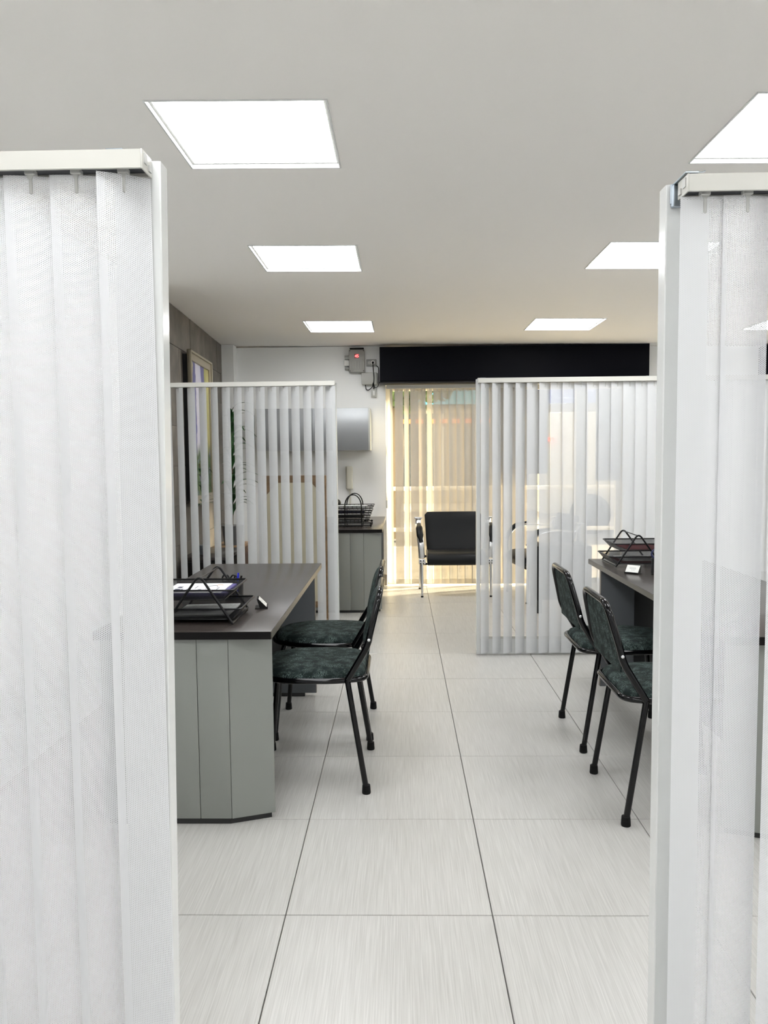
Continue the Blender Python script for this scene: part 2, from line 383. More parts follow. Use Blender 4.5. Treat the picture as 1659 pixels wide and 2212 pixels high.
# stone clad wall: a backing with slabs as its pieces
ws = link('wall_left_stone', None); ws.location = (-1.278, 3.0, 0); ws.rotation_euler = (0, 0, R(3.2)); ws['kind'] = 'structure'
backing = box('mortar_backing', -.30, -.014, 0, 2.66, -.1, 2.448, M_grout, ws)
zs = [-.02, .09, .385, .68, .975, 1.27, 1.565, 1.86, 2.155, 2.446]
for r in range(len(zs)-1):
    yy = -.02-.3*(r % 2)-.12*(r % 3 == 1)
    while yy < 2.66:
        a, b = max(yy, 0.0), min(yy+.6, 2.66); yy += .6
        if b-a < .05: continue
        pr = random.uniform(0, .004)
        box('stone_slab', -.015, -.002+pr, a+.0018, b-.0018, zs[r]+.0018, min(zs[r+1]-.0018, 2.444), M_stone, ws)
tag(box('baseboard_back', -1.30, .200, YB-.012, YB, 0, .115, M_base, bev=.002), kind='structure')
tag(box('baseboard_right', 2.62, XR, YB-.012, YB, 0, .115, M_base, bev=.002), kind='structure')

# street window
wd = link('window_1', None); wd['kind'] = 'structure'
bm = bmesh.new()
for a in ((.203, .25, 0, 2.04), (2.55, 2.60, 0, 2.04), (1.50, 1.56, .05, 1.99), (2.14, 2.26, 0, 2.04), (.25, 2.55, 0, .05), (.25, 2.55, 1.99, 2.04)):
    bbox(bm, a[0], a[1], YB+.08, YB+.13, a[2], a[3], .002, 1)
fin('window_frame', bm, M_wframe, wd)
for a, b in ((.25, 1.50), (1.56, 2.14), (2.26, 2.55)): box('pane', a, b, YB+.10, YB+.106, .05, 1.99, M_glass, wd)
tag(box('poster_board', 1.265, 1.85, YB+.045, YB+.055, 1.13, 1.98, M_poster), 'plain grey board fixed inside the street window beside the blinds', 'board', 'grey boards in the window')
tag(box('poster_board', 2.335, 2.59, YB+.045, YB+.055, 1.055, 1.98, M_poster), 'narrow grey board at the right end of the street window', 'board', 'grey boards in the window')

# black valance box over the window
bm = bmesh.new()
prism(bm, [(5.60, 2.065), (5.60, 2.398), (5.789, 2.398), (5.789, 2.055), (5.63, 2.055)], .150, 2.790, axis='x')
v = fin('valance_box', bm, M_valance); tag(v, 'long black box valance under the ceiling above the street window', 'valance')
box('bottom_lip', .140, 2.795, 5.595, 5.785, 2.042, 2.058, M_dark, v)
v2 = box('valance_box', 3.93, 4.7, 5.60, 5.789, 2.055, 2.37, M_valance); tag(v2, 'black box valance mostly hidden behind the right front blinds', 'valance')
box('bottom_lip', 3.93, 4.7, 5.595, 5.785, 2.042, 2.056, M_dark, v2)

# ------------------------------------------------------------ vertical blind slats
def slat_mesh(h, bow=.0035, sm=None, w=.089, n=8, nz=1):
    bm = bmesh.new(); uv = bm.loops.layers.uv.new('UVMap'); g = []
    for j in range(nz+1):
        row = []
        for i in range(n+1):
            t = i/n-.5; row.append(bm.verts.new((t*w, bow*(4*t*t-1), -h*j/nz)))
        g.append(row)
    for j in range(nz):
        for i in range(n):
            f = bm.faces.new((g[j][i], g[j+1][i], g[j+1][i+1], g[j][i+1])); f.smooth = True
            for l in f.loops: l[uv].uv = (l.vert.co.x, l.vert.co.z)
    me = bpy.data.meshes.new('slat'); bm.to_mesh(me); bm.free(); me.materials.append(sm or M_slat); return me
_clip = None
def clip_mesh():
    global _clip
    if _clip: return _clip
    bm = bmesh.new()
    bbox(bm, -.009, .009, -.007, .007, -.006, .004, .0015, 1)
    prism(bm, [(-.006, -.005), (.006, -.005), (.003, -.013), (-.003, -.013)], -.005, .004, axis='y')
    bbox(bm, -.0034, .0034, -.0045, -.0005, -.036, -.010, .0012, 1)
    bbox(bm, -.0034, .0034, -.0045, .004, -.037, -.033, .0010, 1)
    bmesh.ops.recalc_face_normals(bm, faces=bm.faces)
    me = bpy.data.meshes.new('hanger_clip'); bm.to_mesh(me); bm.free(); me.materials.append(M_clip); _clip = me; return me
def partition(root, x0, x1, y, ztop, slats, sm=None, bow=.0035, z0=.02, hgt=.03, dep=.05):
    """headrail from x0 to x1 centred on y, slats=[(x, angle)] hung beneath"""
    zb = ztop-hgt
    bm = bmesh.new()
    bbox(bm, x0, x1, y-dep/2, y-dep/2+.002, zb, ztop); bbox(bm, x0, x1, y+dep/2-.002, y+dep/2, zb, ztop)
    bbox(bm, x0, x1, y-dep/2+.002, y+dep/2-.002, ztop-.002, ztop)
    bbox(bm, x0, x1, y-dep/2+.002, y-dep/2+.006, zb, zb+.0015); bbox(bm, x0, x1, y+dep/2-.006, y+dep/2-.002, zb, zb+.0015)
    rail = fin('headrail', bm, M_rail, root)
    box('track_channel', x0+.003, x1-.003, y-dep/2+.006, y+dep/2-.006, zb+.006, zb+.012, M_rail_in, rail)
    for xe, s in ((x0, -1), (x1, 1)):
        e_ = box('end_cap', min(xe, xe+s*.003), max(xe, xe+s*.003), y-dep/2, y+dep/2, zb-.001, ztop+.001, M_rail, rail, bev=.0008)
        bm = bmesh.new(); bbox(bm, min(xe+s*.003, xe+s*.005), max(xe+s*.003, xe+s*.005), y-.018, y-.004, zb+.010, zb+.026)
        bbox(bm, min(xe+s*.003, xe+s*.006), max(xe+s*.003, xe+s*.006), y+.004, y+.016, zb+.004, zb+.014)
        fin('end_bracket', bm, M_clip, rail)
    me = slat_mesh(zb-.003-z0, bow, sm)
    for (x, a) in slats:
        c = link('hanger_clip', clip_mesh(), rail); c.location = (x, y, zb+.004)
        o = link('slat', me, root); o.location = (x, y, zb-.003); o.rotation_euler = (random.uniform(-.001, .001), random.uniform(-.0015, .0015), R(a))
    return rail

# front left partition
pf = thing('blind_partition', 'large white vertical-blind partition nearest the camera on the left edge', 'partition')
slL = [(-.119, 29), (-.199, 9), (-.277, 12), (-.356, 8)] + [(-.356-.0785*k, 10+random.uniform(-4, 4)) for k in range(1, 9)]
slL = [s for s in slL if s[0] > -1.2]
partition(pf, -1.24, -.0815, -.825, 1.839, slL)
bm = bmesh.new(); prism(bm, [(-.144, -.80+.002), (-.066, -.798), (-.064, -.796), (-.064, -.76), (-.144, -.76)], .002, 1.838)
sh = Matrix.Shear('XY', 4, (0, 0)); bmesh.ops.transform(bm, matrix=Matrix(((1, 0, .0141, -.0141*1.838), (0, 1, 0, 0), (0, 0, 1, 0), (0, 0, 0, 1))), verts=bm.verts)
pst = fin('post', bm, M_post, pf)
box('post', -1.26, -1.18, -.798, -.76, .002, 1.838, M_post, pf)
box('kick_panel', -1.178, -.172, -.79, -.77, .002, .10, M_post, pf)
bm = bmesh.new(); bbox(bm, -.140, -.112, -.848, -.800, 1.8395, 1.8415); bbox(bm, -.136, -.130, -.80, -.78, 1.8395, 1.8412)
tube(bm, fillet([(-.110, -.83, 1.8405), (-.104, -.83, 1.8405), (-.100, -.83, 1.845)], .003, 3), .001, 6)
fin('top_clip', bm, M_galv, pf)

# front right partition
pr = thing('blind_partition', 'large white vertical-blind partition nearest the camera on the right edge', 'partition')
slR = [(.905, 2), (.982, 6), (1.057, 38), (1.135, 20)] + [(1.135+.078*k, 18+random.uniform(-6, 6)) for k in range(1, 12)]
partition(pr, .868, 2.06, -.695, 1.828, slR)
bm = bmesh.new(); prism(bm, [(.853, -.648), (.931, -.648), (.931, -.61), (.851, -.61), (.851, -.646)], .002, 1.833)
fin('post', bm, M_post, pr); box('post', 1.99, 2.07, -.648, -.61, .002, 1.833, M_post, pr)
box('kick_panel', .933, 1.988, -.64, -.62, .002, .10, M_post, pr)
bm = bmesh.new(); bbox(bm, .861, .885, -.72, -.648, 1.8295, 1.8325, .0006, 1); bbox(bm, .857, .8635, -.655, -.650, 1.795, 1.832, .001, 1)
bbox(bm, .8585, .878, -.657, -.6485, 1.789, 1.829, .002, 2); bbox(bm, .8600, .8640, -.661, -.655, 1.789, 1.829, .001, 1)
tube(bm, [(.882, -.71, 1.8335), (.896, -.71, 1.8338), (.900, -.71, 1.8360)], .0012, 6)
fin('steel_bracket', bm, M_galv, pr)

# rear left partition
pl = thing('blind_partition', 'half-open white vertical blind screen behind the left desk', 'partition')
xsl = [-1.190, -1.111, -1.034, -.958, -.881, -.804, -.727, -.651, -.575, -.498, -.421, -.345, -.267, -.19, -.113]
wsl = [.044, .044, .052, .050, .046, .055, .054, .060, .058, .057, .058, .054, .052, .057, .064]
partition(pl, -1.235, -.083, 3.0, 1.822, [(x, -math.degrees(math.acos(min(1, w/.089)*math.cos(math.atan2(.344-x, 5.17)))-math.atan2(.344-x, 5.17))) for x, w in zip(xsl, wsl)], sm=M_slat_dim, hgt=.029)
box('post', -.105, -.077, 3.032, 3.07, .002, 1.816, M_post, pl); box('post', -1.24, -1.21, 3.032, 3.07, .002, 1.816, M_post, pl)
box('kick_panel', -1.208, -.107, 3.04, 3.06, .002, .11, M_post, pl)
bm = bmesh.new(); bbox(bm, -.135, -.092, 2.99, 3.04, 1.8225, 1.8245); fin('top_clip', bm, M_galv, pl)
bm = bmesh.new(); bbox(bm, -1.208, -.107, 3.034, 3.066, .110, .122); fin('kick_rail', bm, M_rail, pl)

# rear right partition
pq = thing('blind_partition', 'white vertical blind screen with closed right half, behind the right chairs', 'partition')
sl = [(.896, 47), (.970, 46), (1.046, 43), (1.124, 40), (1.202, 30), (1.282, 28), (1.360, 14), (1.436, 14), (1.514, 8), (1.592, 14), (1.670, 12), (1.748, 14), (1.826, 10), (1.904, 12), (1.982, 10)] + [(1.982+.078*k, 12) for k in range(1, 14)]
partition(pq, .852, 3.02, 2.93, 1.822, sl, sm=M_slat_dim, hgt=.030)
box('post', .842, .868, 2.962, 3.0, .002, 1.82, M_post, pq); box('post', 2.99, 3.02, 2.962, 3.0, .002, 1.82, M_post, pq)
box('kick_panel', .870, 2.988, 2.97, 2.99, .002, .105, M_post, pq)
bm = bmesh.new(); bbox(bm, .870, 2.988, 2.965, 2.996, .105, .122); fin('kick_rail', bm, M_rail, pq)
bm = bmesh.new(); bbox(bm, .862, .90, 2.92, 2.97, 1.8225, 1.8245); bbox(bm, 1.93, 1.96, 2.92, 2.97, 1.8225, 1.8245); fin('top_clip', bm, M_galv, pq)

# window blind
bw = thing('window_blind', 'floor-length white vertical blind glowing with daylight at the street window', 'window blind')
ang = [-72, 18, -56, 20, -34, -56, 13, 12, 14, 12, 13, 10, 10, 8, 8, 8, 8, 8]
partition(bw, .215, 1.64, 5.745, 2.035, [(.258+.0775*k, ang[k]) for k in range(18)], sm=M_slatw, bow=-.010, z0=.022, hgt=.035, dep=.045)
bm = bmesh.new()
tube(bm, fillet([(.222, 5.715, 2.0), (.205, 5.712, 1.4), (.198, 5.712, .92), (.203, 5.712, .86)], .1, 6), .0012, 6)
tube(bm, fillet([(.228, 5.715, 2.0), (.216, 5.712, 1.4), (.206, 5.712, .92), (.203, 5.712, .86)], .1, 6), .0012, 6)
fin('pull_cord', bm, M_cream, bw)
box('cord_weight', .197, .211, 5.706, 5.718, .80, .88, M_boxl, bw, bev=.002)

# ------------------------------------------------------------ desks
def desk(label, loc, L, mirror=1, D=.64, farpanel=True, group=None, over=.0, H=.713):
    """local: x=0 visitor-side front-near corner edge, +x towards user (mirror), y from 0 (near) to L"""
    t = thing('desk', label, 'desk', loc, 0, group)
    X = lambda v: v*mirror
    def bx(name, x0, x1, y0, y1, z0, z1, m, par=t, bev=0):
        a, b = sorted((X(x0), X(x1))); return box(name, a, b, y0, y1, z0, z1, m, par, bev)
    top = bx('desktop', 0, D, 0, L, H-.029, H, M_wenge, bev=.002)
    bx('lit_edge', -.0012, .0005, .002, L-.002, H-.027, H-.002, M_edge, top)
    bx('end_edge', .002, D-.002, -.0010, .0010, H-.0285, H-.0015, M_wenge_e, top)
    # near end panel made of boards, the last one folded back
    zt = H-.030
    for k, (a, b) in enumerate(((.160, .272), (.274, .386), (.388, .620))):
        bx('panel_board', a, b, .016, .034, .022, zt, M_grey, bev=.0015)
    bm = bmesh.new()
    pts = [(.158, .016), (.010, .070), (.014, .088), (.160, .036)]
    prism(bm, [(X(a), b) for a, b in pts], .022, zt); fin('panel_board', bm, M_grey, t)
    bm = bmesh.new(); prism(bm, [(X(a), b) for a, b in ((.024, .075), (.165, .024), (.61, .024), (.61, .045), (.165, .045), (.03, .092))], 0, .022); fin('plinth', bm, M_plinth, t)
    # far end panel
    bx('end_panel', .016, .60, L-.235, L-.205, .02, zt, M_greyd, bev=.001)
    bx('edge_strip', .0145, .0165, L-.235, L-.205, .02, zt, M_edge)
    bx('plinth', .08, .58, L-.232, L-.208, 0, .02, M_plinth)
    bx('modesty_panel', .20, .216, .038, L-.238, .16, zt, M_dark)
    bx('crossbeam', .10, .125, .038, L-.238, zt-.05, zt, M_wenge_e)
    return t
dL = desk('dark-topped desk with grey boarded end panel on the left, beside the two chairs', (-.117, .541, 0), 1.76, -1)
dR = desk('dark-topped desk at right, mostly hidden behind the front-right blinds', (1.445, .42, 0), 1.985, 1)
dB = desk('grey desk against the back wall under the wall cabinet', (.188, 4.36, 0), 1.40, -1, D=.72)

# ------------------------------------------------------------ tube chairs
def make_chair(label):
    """local: +x = facing direction, origin on the floor between the rear feet"""
    t = thing('chair', label, 'chair', group='black tube visitor chairs')
    r = .0115
    for s in (-1, 1):
        lg = tubes('leg', [fillet([(0, s*.232, .012), (.066, s*.222, .425), (.070, s*.221, .452)], .03, 4)], r, M_blk, t)
        bm = bmesh.new(); lathe(bm, [(.0165, 0), (.0175, .004), (.0155, .034), (.0125, .036)], (.0005, s*.2315, 0), 16); fin('rubber_foot', bm, M_rub, lg, True)
        lg = tubes('leg', [fillet([(.447, s*.225, .012), (.405, s*.20, .425), (.40, s*.192, .440)], .03, 4)], r, M_blk, t)
        bm = bmesh.new(); lathe(bm, [(.0165, 0), (.0175, .004), (.0155, .034), (.0125, .036)], (.447, s*.2245, 0), 16); fin('rubber_foot', bm, M_rub, lg, True)
    # back frame: from the seat joints up, round over the top
    pts = [(.070, -.221, .452), (-.010, -.214, .585), (-.022, -.211, .640), (-.060, -.168, .793), (-.060, .168, .793), (-.022, .211, .640), (-.010, .214, .585), (.070, .221, .452)]
    P_ = fillet(pts, [.05, .05, .055, .055, .05, .05], 7)
    tubes('back_frame', [P_], .0128, M_blk, t, 12)
    # seat ring
    def seat_outline(sc, n=10):
        base = [(.0, -.185), (.0, .185), (.13, .222), (.33, .215), (.455, .13), (.475, 0), (.455, -.13), (.33, -.215), (.13, -.222)]
        out = []
        m = len(base)
        for i in range(m):
            a, b, c = Vector(base[i-1]), Vector(base[i]), Vector(base[(i+1) % m])
            rr = .05 if i < 2 else .055
            u, v = (a-b), (c-b); p = b+u.normalized()*min(rr, u.length*.48); q = b+v.normalized()*min(rr, v.length*.48)
            for k in range(5):
                w_ = k/4; z = p*(1-w_)**2+b*2*w_*(1-w_)+q*w_*w_; out.append((.235+(z.x-.235)*sc, z.y*sc))
        return out
    ring = [(x, y, .447) for x, y in seat_outline(1.0)]
    tubes('seat_frame', [ring], .0112, M_blk, t, 10, closed=True)
    # padded seat, domed
    bm = bmesh.new(); rings = []
    for sc, z in ((.975, .448), (.965, .462), (.93, .474), (.84, .483), (.66, .489), (.4, .491), (.15, .492)):
        rings.append([bm.verts.new((x, y, z)) for x, y in seat_outline(sc)])
    for a, b in zip(rings, rings[1:]):
        n = len(a)
        for k in range(n): bm.faces.new((a[k], a[(k+1) % n], b[(k+1) % n], b[k]))
    bm.faces.new(rings[-1]); bm.faces.new(rings[0][::-1])
    fin('seat_pad', bm, M_cloth, t, True, 60)
    # back pad: follows the frame, bulging forward
    bm = bmesh.new(); NU, NV = 14, 12; front, back = [], []
    for j in range(NV+1):
        v = j/NV; z = .545+(.783-.545)*v
        cx = -.010+(.585-z)*.0 if z < .585 else -.010-(z-.585)*.215
        hw = .205 if z < .60 else .205-(z-.60)*.225
        rc = .045
        if z > .783-rc: hw -= rc-math.sqrt(max(rc*rc-(z-(.783-rc))**2, 0))
        if z < .60: hw -= (.60-z)*.35
        rf, rb = [], []
        for i in range(NU+1):
            u = -1+2*i/NU; y = u*hw
            th = .017*(1-abs(u)**4)*(1-abs(2*v-1)**5)
            rf.append(bm.verts.new((cx+.002+th*1.3+.004*(1-u*u), y, z))); rb.append(bm.verts.new((cx-.004-th*.25, y, z)))
        front.append(rf); back.append(rb)
    for j in range(NV):
        for i in range(NU):
            bm.faces.new((front[j][i], front[j][i+1], front[j+1][i+1], front[j+1][i])); bm.faces.new((back[j][i], back[j+1][i], back[j+1][i+1], back[j][i+1]))
    for i in range(NU):
        bm.faces.new((front[0][i], back[0][i], back[0][i+1], front[0][i+1])); bm.faces.new((front[NV][i], front[NV][i+1], back[NV][i+1], back[NV][i]))
    for j in range(NV):
        bm.faces.new((front[j][0], front[j+1][0], back[j+1][0], back[j][0])); bm.faces.new((front[j][NU], back[j][NU], back[j+1][NU], front[j+1][NU]))
    fin('back_pad', bm, M_cloth, t, True, 50)
    for s in (-1, 1):
        bm = bmesh.new(); lathe(bm, [(.006, -.003), (.006, .002), (.003, .0035)], (0, 0, 0), 12)
        bmesh.ops.transform(bm, matrix=Matrix.Translation((-.016, s*.2255, .612)) @ Matrix.Rotation(-s*PI/2, 4, 'X'), verts=bm.verts)
        fin('bolt', bm, M_chrome, t, True)
    return t
c1 = make_chair('green cloth black tube chair nearest the camera at the left desk'); c1.location = (.2, 1.052, 0); c1.rotation_euler = (0, 0, PI)
def place(lbl, x, y, rz):
    o = copy_tree(c1); o.location = (x, y, 0); o.rotation_euler = (0, 0, rz); o['label'] = lbl; return o
place('green cloth black tube chair behind the nearest one at the left desk', .192, 1.628, PI)
place('green cloth black tube chair nearest the camera at the right desk, cut by the post', 1.140, .782, 0)
place('green cloth black tube chair at the right desk, in front of the closed blinds', 1.150, 1.474, 0)

# ------------------------------------------------------------ waiting armchairs
def make_arm(label):
    """local: faces -y, origin on the floor below the seat front centre; seat spans x +-.28"""
    t = thing('armchair', label, 'armchair', group='black armchairs by the window')
    # seat cushion with a rolled front
    bm = bmesh.new()
    prof = [(-.030, .315), (-.042, .345), (-.036, .385), (-.005, .415), (.06, .428), (.20, .425), (.38, .405), (.40, .395), (.40, .36), (.20, .335), (.05, .300), (-.005, .296)]
    pts = []; n = len(prof)
    for i in range(n):
        a, b, c = Vector(prof[i-1]), Vector(prof[i]), Vector(prof[(i+1) % n])
        for k in range(3): w_ = k/3; pts.append(tuple(((a+b)/2*(1-w_)**2+b*2*w_*(1-w_)+(b+c)/2*w_*w_)))
    prism(bm, pts, -.272, .272, bev=.008, seg=3, axis='x'); fin('seat_cushion', bm, M_leather, t, True, 50)
    # back cushion, wider at the top
    bm = bmesh.new(); F, B = [], []
    NU, NV = 12, 14
    for j in range(NV+1):
        v = j/NV; z = .375+.395*v; yc = .355+.125*v+.02*math.sin(v*PI)
        hw = .262+.020*v
        rc = .03
        if z > .77-rc: hw -= rc-math.sqrt(max(rc*rc-(z-(.77-rc))**2, 0))
        rf, rb = [], []
        for i in range(NU+1):
            u = -1+2*i/NU; e_ = (1-abs(u)**6)*(1-abs(2*v-1)**8)
            rf.append(bm.verts.new((u*hw, yc-.012-.022*e_, z))); rb.append(bm.verts.new((u*hw, yc+.006+.014*e_, z)))
        F.append(rf); B.append(rb)
    for j in range(NV):
        for i in range(NU):
            bm.faces.new((F[j][i], F[j][i+1], F[j+1][i+1], F[j+1][i])); bm.faces.new((B[j][i], B[j+1][i], B[j+1][i+1], B[j][i+1]))
        bm.faces.new((F[j][0], F[j+1][0], B[j+1][0], B[j][0])); bm.faces.new((F[j][NU], B[j][NU], B[j+1][NU], F[j+1][NU]))
    for i in range(NU):
        bm.faces.new((F[0][i], B[0][i], B[0][i+1], F[0][i+1])); bm.faces.new((F[NV][i], F[NV][i+1], B[NV][i+1], B[NV][i]))
    fin('back_cushion', bm, M_leather, t, True, 50)
    for s in (-1, 1):
        # arm band: broad flat bar rising from the seat joint and sweeping back
        bm = bmesh.new(); path = fillet([(s*.322, .0, .37), (s*.330, -.012, .50), (s*.345, .06, .625), (s*.347, .22, .655), (s*.347, .42, .635), (s*.345, .455, .70)], .07, 6)
        tube(bm, path, .011, 10, flat=2.7, upv=(0, -1, 0)); arm = fin('arm_band', bm, M_chrome, t, True)
        bm = bmesh.new(); path = fillet([(s*.327, -.016, .520), (s*.338, .010, .585), (s*.345, .075, .655), (s*.347, .20, .675)], .05, 6)
        m_ = len(path); tube(bm, path, [.017*min(1, .55+1.8*min(i, m_-1-i)/m_) for i in range(m_)], 12, flat=1.9, upv=(0, -1, 0)); fin('arm_pad', bm, M_leather, arm, True)
        box('post_cap', min(s*.305, s*.384), max(s*.305, s*.384), .425, .495, .704, .722, M_chrome, t, bev=.004)
        bm = bmesh.new(); tube(bm, [(s*.345, .458, .71), (s*.336, .452, .58), (s*.315, .44, .40)], .012, 10, flat=1.8, upv=(0, -1, 0)); fin('back_post', bm, M_chrome, t, True)
        j_ = box('seat_joint', min(s*.288, s*.352), max(s*.288, s*.352), -.018, .020, .312, .362, M_chrome, t, bev=.006)
        bm = bmesh.new()
        for (dx, dz) in ((-.014, .345), (.012, .345), (-.014, .320), (.012, .320)):
            q = bmesh.new(); lathe(q, [(.0058, -.002), (.0058, .002)], (0, 0, 0), 12)
            bmesh.ops.transform(q, matrix=Matrix.Translation((s*.32+dx, -.0185, dz)) @ Matrix.Rotation(PI/2, 4, 'X'), verts=q.verts); join(bm, q)
        fin('bolt', bm, M_rub, j_)
        tubes('side_beam', [[(s*.315, .0, .335), (s*.312, .25, .35), (s*.312, .44, .37)]], .013, M_chrome, t)
        for (x0, y0, z0_, x1, y1) in ((s*.322, .0, .315, s*.322, -.012), (s*.315, .43, .36, s*.333, .455)):
            bm = bmesh.new(); tube(bm, [(x0, y0, z0_), (x0*.6+x1*.4, y0*.6+y1*.4, z0_*.6), (x1, y1, .012)], [.014, .0155, .010], 14); lg = fin('leg', bm, M_chrome, t, True)
            bm = bmesh.new(); lathe(bm, [(.0115, 0), (.0125, .003), (.0115, .014)], (x1, y1, 0), 14); fin('foot', bm, M_rub, lg, True)
    tubes('cross_bar', [[(-.31, .06, .305), (.31, .06, .305)], [(-.31, .36, .34), (.31, .36, .34)]], .011, M_blackm, t)
    return t
a1 = make_arm('black armchair with chrome arms facing the camera, before the window blind'); a1.location = (.862, 5.10, 0)
a2 = copy_tree(a1); a2.location = (1.43, 5.05, 0); a2.rotation_euler = (0, 0, R(-82)); a2['label'] = 'black armchair half hidden by the low black cabinet, glimpsed through the rear right blinds'
lc = box('low_cabinet', 1.475, 1.93, 4.30, 4.66, .115, .565, M_dark, bev=.004); tag(lc, 'low black cabinet behind the rear right blinds, in front of the second armchair', 'cabinet')
for q_ in ((1.50, 4.33), (1.905, 4.33), (1.50, 4.63), (1.905, 4.63)): box('foot', q_[0]-.02, q_[0]+.02, q_[1]-.02, q_[1]+.02, 0, .117, M_plinth, lc)
box('door', 1.483, 1.922, 4.292, 4.302, .125, .555, M_dark, lc, bev=.002)

# ------------------------------------------------------------ desk trays
def make_tray(label, content):
    """local: origin on the desk; x from 0 (open lip side) to -.34, y 0..WY across"""
    WY = .29; t = thing('letter_tray', label, 'letter tray', group='black mesh letter trays')
    for y in (0, WY):
        P_ = fillet([(-.30, y, .006), (-.27, y, .006), (-.135, y, .180), (-.118, y, .180), (.012, y, .012), (.0, y, .0048)], [.012, .03, .03, .008], 5)
        P_ = fillet([(-.238, y, .0055), (-.108, y, .186), (.010, y, .0055)], [.032], 8)
        tubes('side_frame', [P_], .0048, M_blackm, t, 10)
    tubes('top_bar', [[(-.108, 0, .171), (-.108, WY, .171)]], .0030, M_blackm, t, 8)
    bm = bmesh.new(); tube(bm, [(-.238, 0, .0055), (-.238, WY, .0055)], .0042, 8); tube(bm, [(.010, 0, .0055), (.010, WY, .0055)], .0042, 8); fin('base_bar', bm, M_blackm, t, True)
    for (zb, xo, h) in ((.016, .028, .040), (.090, .000, .036)):
        x0, x1, y0, y1 = -.295+xo, .012+xo, .010, WY-.010
        bm = bmesh.new(); uv = bm.loops.layers.uv.new('UVMap')
        i_ = .022
        b_ = [(x0+i_, y0+.010, zb), (x1-i_-.012, y0+.010, zb), (x1-i_-.012, y1-.010, zb), (x0+i_, y1-.010, zb)]
        r_ = [(x0, y0, zb+h), (x1, y0, zb+h), (x1, y1, zb+h), (x0, y1, zb+h)]
        B_ = [bm.verts.new(p) for p in b_]; R_ = [bm.verts.new(p) for p in r_]
        fs = [bm.faces.new(B_)] + [bm.faces.new((B_[k], B_[(k+1) % 4], R_[(k+1) % 4], R_[k])) for k in range(4)]
        for k, f in enumerate(fs):
            for l in f.loops:
                c = l.vert.co; l[uv].uv = (c.x, c.y) if k == 0 else ((c.x, c.z) if k in (1, 3) else (c.y, c.z))
        tr = fin('mesh_tray', bm, M_mesh, t)
        tubes('rim', [fillet(r_+[r_[0]], .012, 4)], .0034, M_blackm, tr, 8)
        tubes('tray_edge', [fillet(b_+[b_[0]], .008, 3)], .0018, M_blackm, tr, 6)
    return t
tl = make_tray('black mesh two-tier letter tray on the left desk', 0); tl.location = (-.290, .655, .713)
tr_ = copy_tree(tl); tr_.location = (1.545, 1.90, .713); tr_.rotation_euler = (0, 0, 0); tr_['label'] = 'black mesh two-tier letter tray on the right desk'
tr_.rotation_euler = (0, 0, PI); tr_.location = (1.517, 2.33, .713)

def sheets(name, label, cat, loc, w, d, h, m, rz=0, group=None, tilt=(0, 0)):
    o = box(name, 0, w, 0, d, 0, h, m, bev=min(.001, h*.3)); o.location = loc; o.rotation_euler = (tilt[0], tilt[1], rz)
    return tag(o, label, cat, group)
# left tray contents
f1 = sheets('folder', 'violet document folder in the upper left-desk tray', 'folder', (-.553, .687, .8125), .240, .226, .012, M_purple)
p1 = sheets('paper_stack', 'white printed leaflet lying on the violet folder', 'paper', (-.550, .690, .8248), .222, .212, .003, M_paper)
def print_marks():
    bm = bmesh.new()
    arc = [(.165+.020*math.cos(a), .10+.055*math.sin(a), .0035) for a in [PI*k/8*1.2 for k in range(9)]]
    tube(bm, arc, .0007, 5)
    for (x, y, w_, h_) in ((.19, .06, .004, .05), (.12, .05, .012, .02), (.10, .09, .004, .05), (.075, .05, .010, .025), (.03, .03, .022, .05), (.03, .10, .018, .03), (.055, .06, .006, .02)):
        bbox(bm, x, x+w_, y, y+h_, .0031, .0034)
    return bm
fin('printed_mark', print_marks(), M_navy, p1)
bm = bmesh.new(); tube(bm, [(.185+.012*math.cos(a), .15+.02*math.sin(a), .0036) for a in [PI*k/5 for k in range(6)]], .0006, 5); fin('orange_mark', bm, mat('orange_ink', (.7, .3, .05), .6), p1)
sheets('folder', 'navy folder under the violet folder in the left tray', 'folder', (-.555, .688, .8038), .236, .224, .008, M_navy)
sheets('paper_stack', 'grey curled form in the lower left-desk tray', 'paper', (-.515, .692, .7352), .215, .216, .006, M_paper2, tilt=(0, -.02))
sheets('folder', 'black folder under the grey form in the lower left tray', 'folder', (-.520, .690, .7302), .22, .22, .0035, M_dark)
# right tray contents
sheets('folder', 'dark red folder in the lower right-desk tray', 'folder', (1.552, 2.075, .7305), .22, .22, .012, M_red)
sheets('paper_stack', 'thin sheets above the red folder on the right desk', 'paper', (1.557, 2.08, .7430), .2, .21, .003, M_paper2)
sheets('folder', 'dark red folder in the upper right-desk tray', 'folder', (1.577, 2.075, .8040), .20, .22, .004, M_red)

# pen cups
def pen_cup(label, loc, blue=True):
    t = thing('pen_cup', label, 'pen cup', loc, 0, 'mesh pen cups')
    bm = bmesh.new(); uv = bm.loops.layers.uv.new('UVMap'); n = 24; r = .04
    a = [bm.verts.new((r*math.cos(2*PI*k/n), r*math.sin(2*PI*k/n), .003)) for k in range(n)]; b = [bm.verts.new((v_.co.x, v_.co.y, .078)) for v_ in a]
    for k in range(n):
        f = bm.faces.new((a[k], a[(k+1) % n], b[(k+1) % n], b[k]))
        for l in f.loops:
            kk = k + (1 if l.vert in (a[(k+1) % n], b[(k+1) % n]) else 0); l[uv].uv = (kk*2*PI*r/n, l.vert.co.z)
    fin('mesh_cup', bm, M_mesh, t, True)
    tubes('rim', [[(r*math.cos(2*PI*k/24), r*math.sin(2*PI*k/24), .079) for k in range(24)]], .0025, M_blackm, t, 8, closed=True)
    bm = bmesh.new(); lathe(bm, [(.041, 0), (.041, .004)], (0, 0, 0), 24); fin('base', bm, M_blackm, t)
    return t
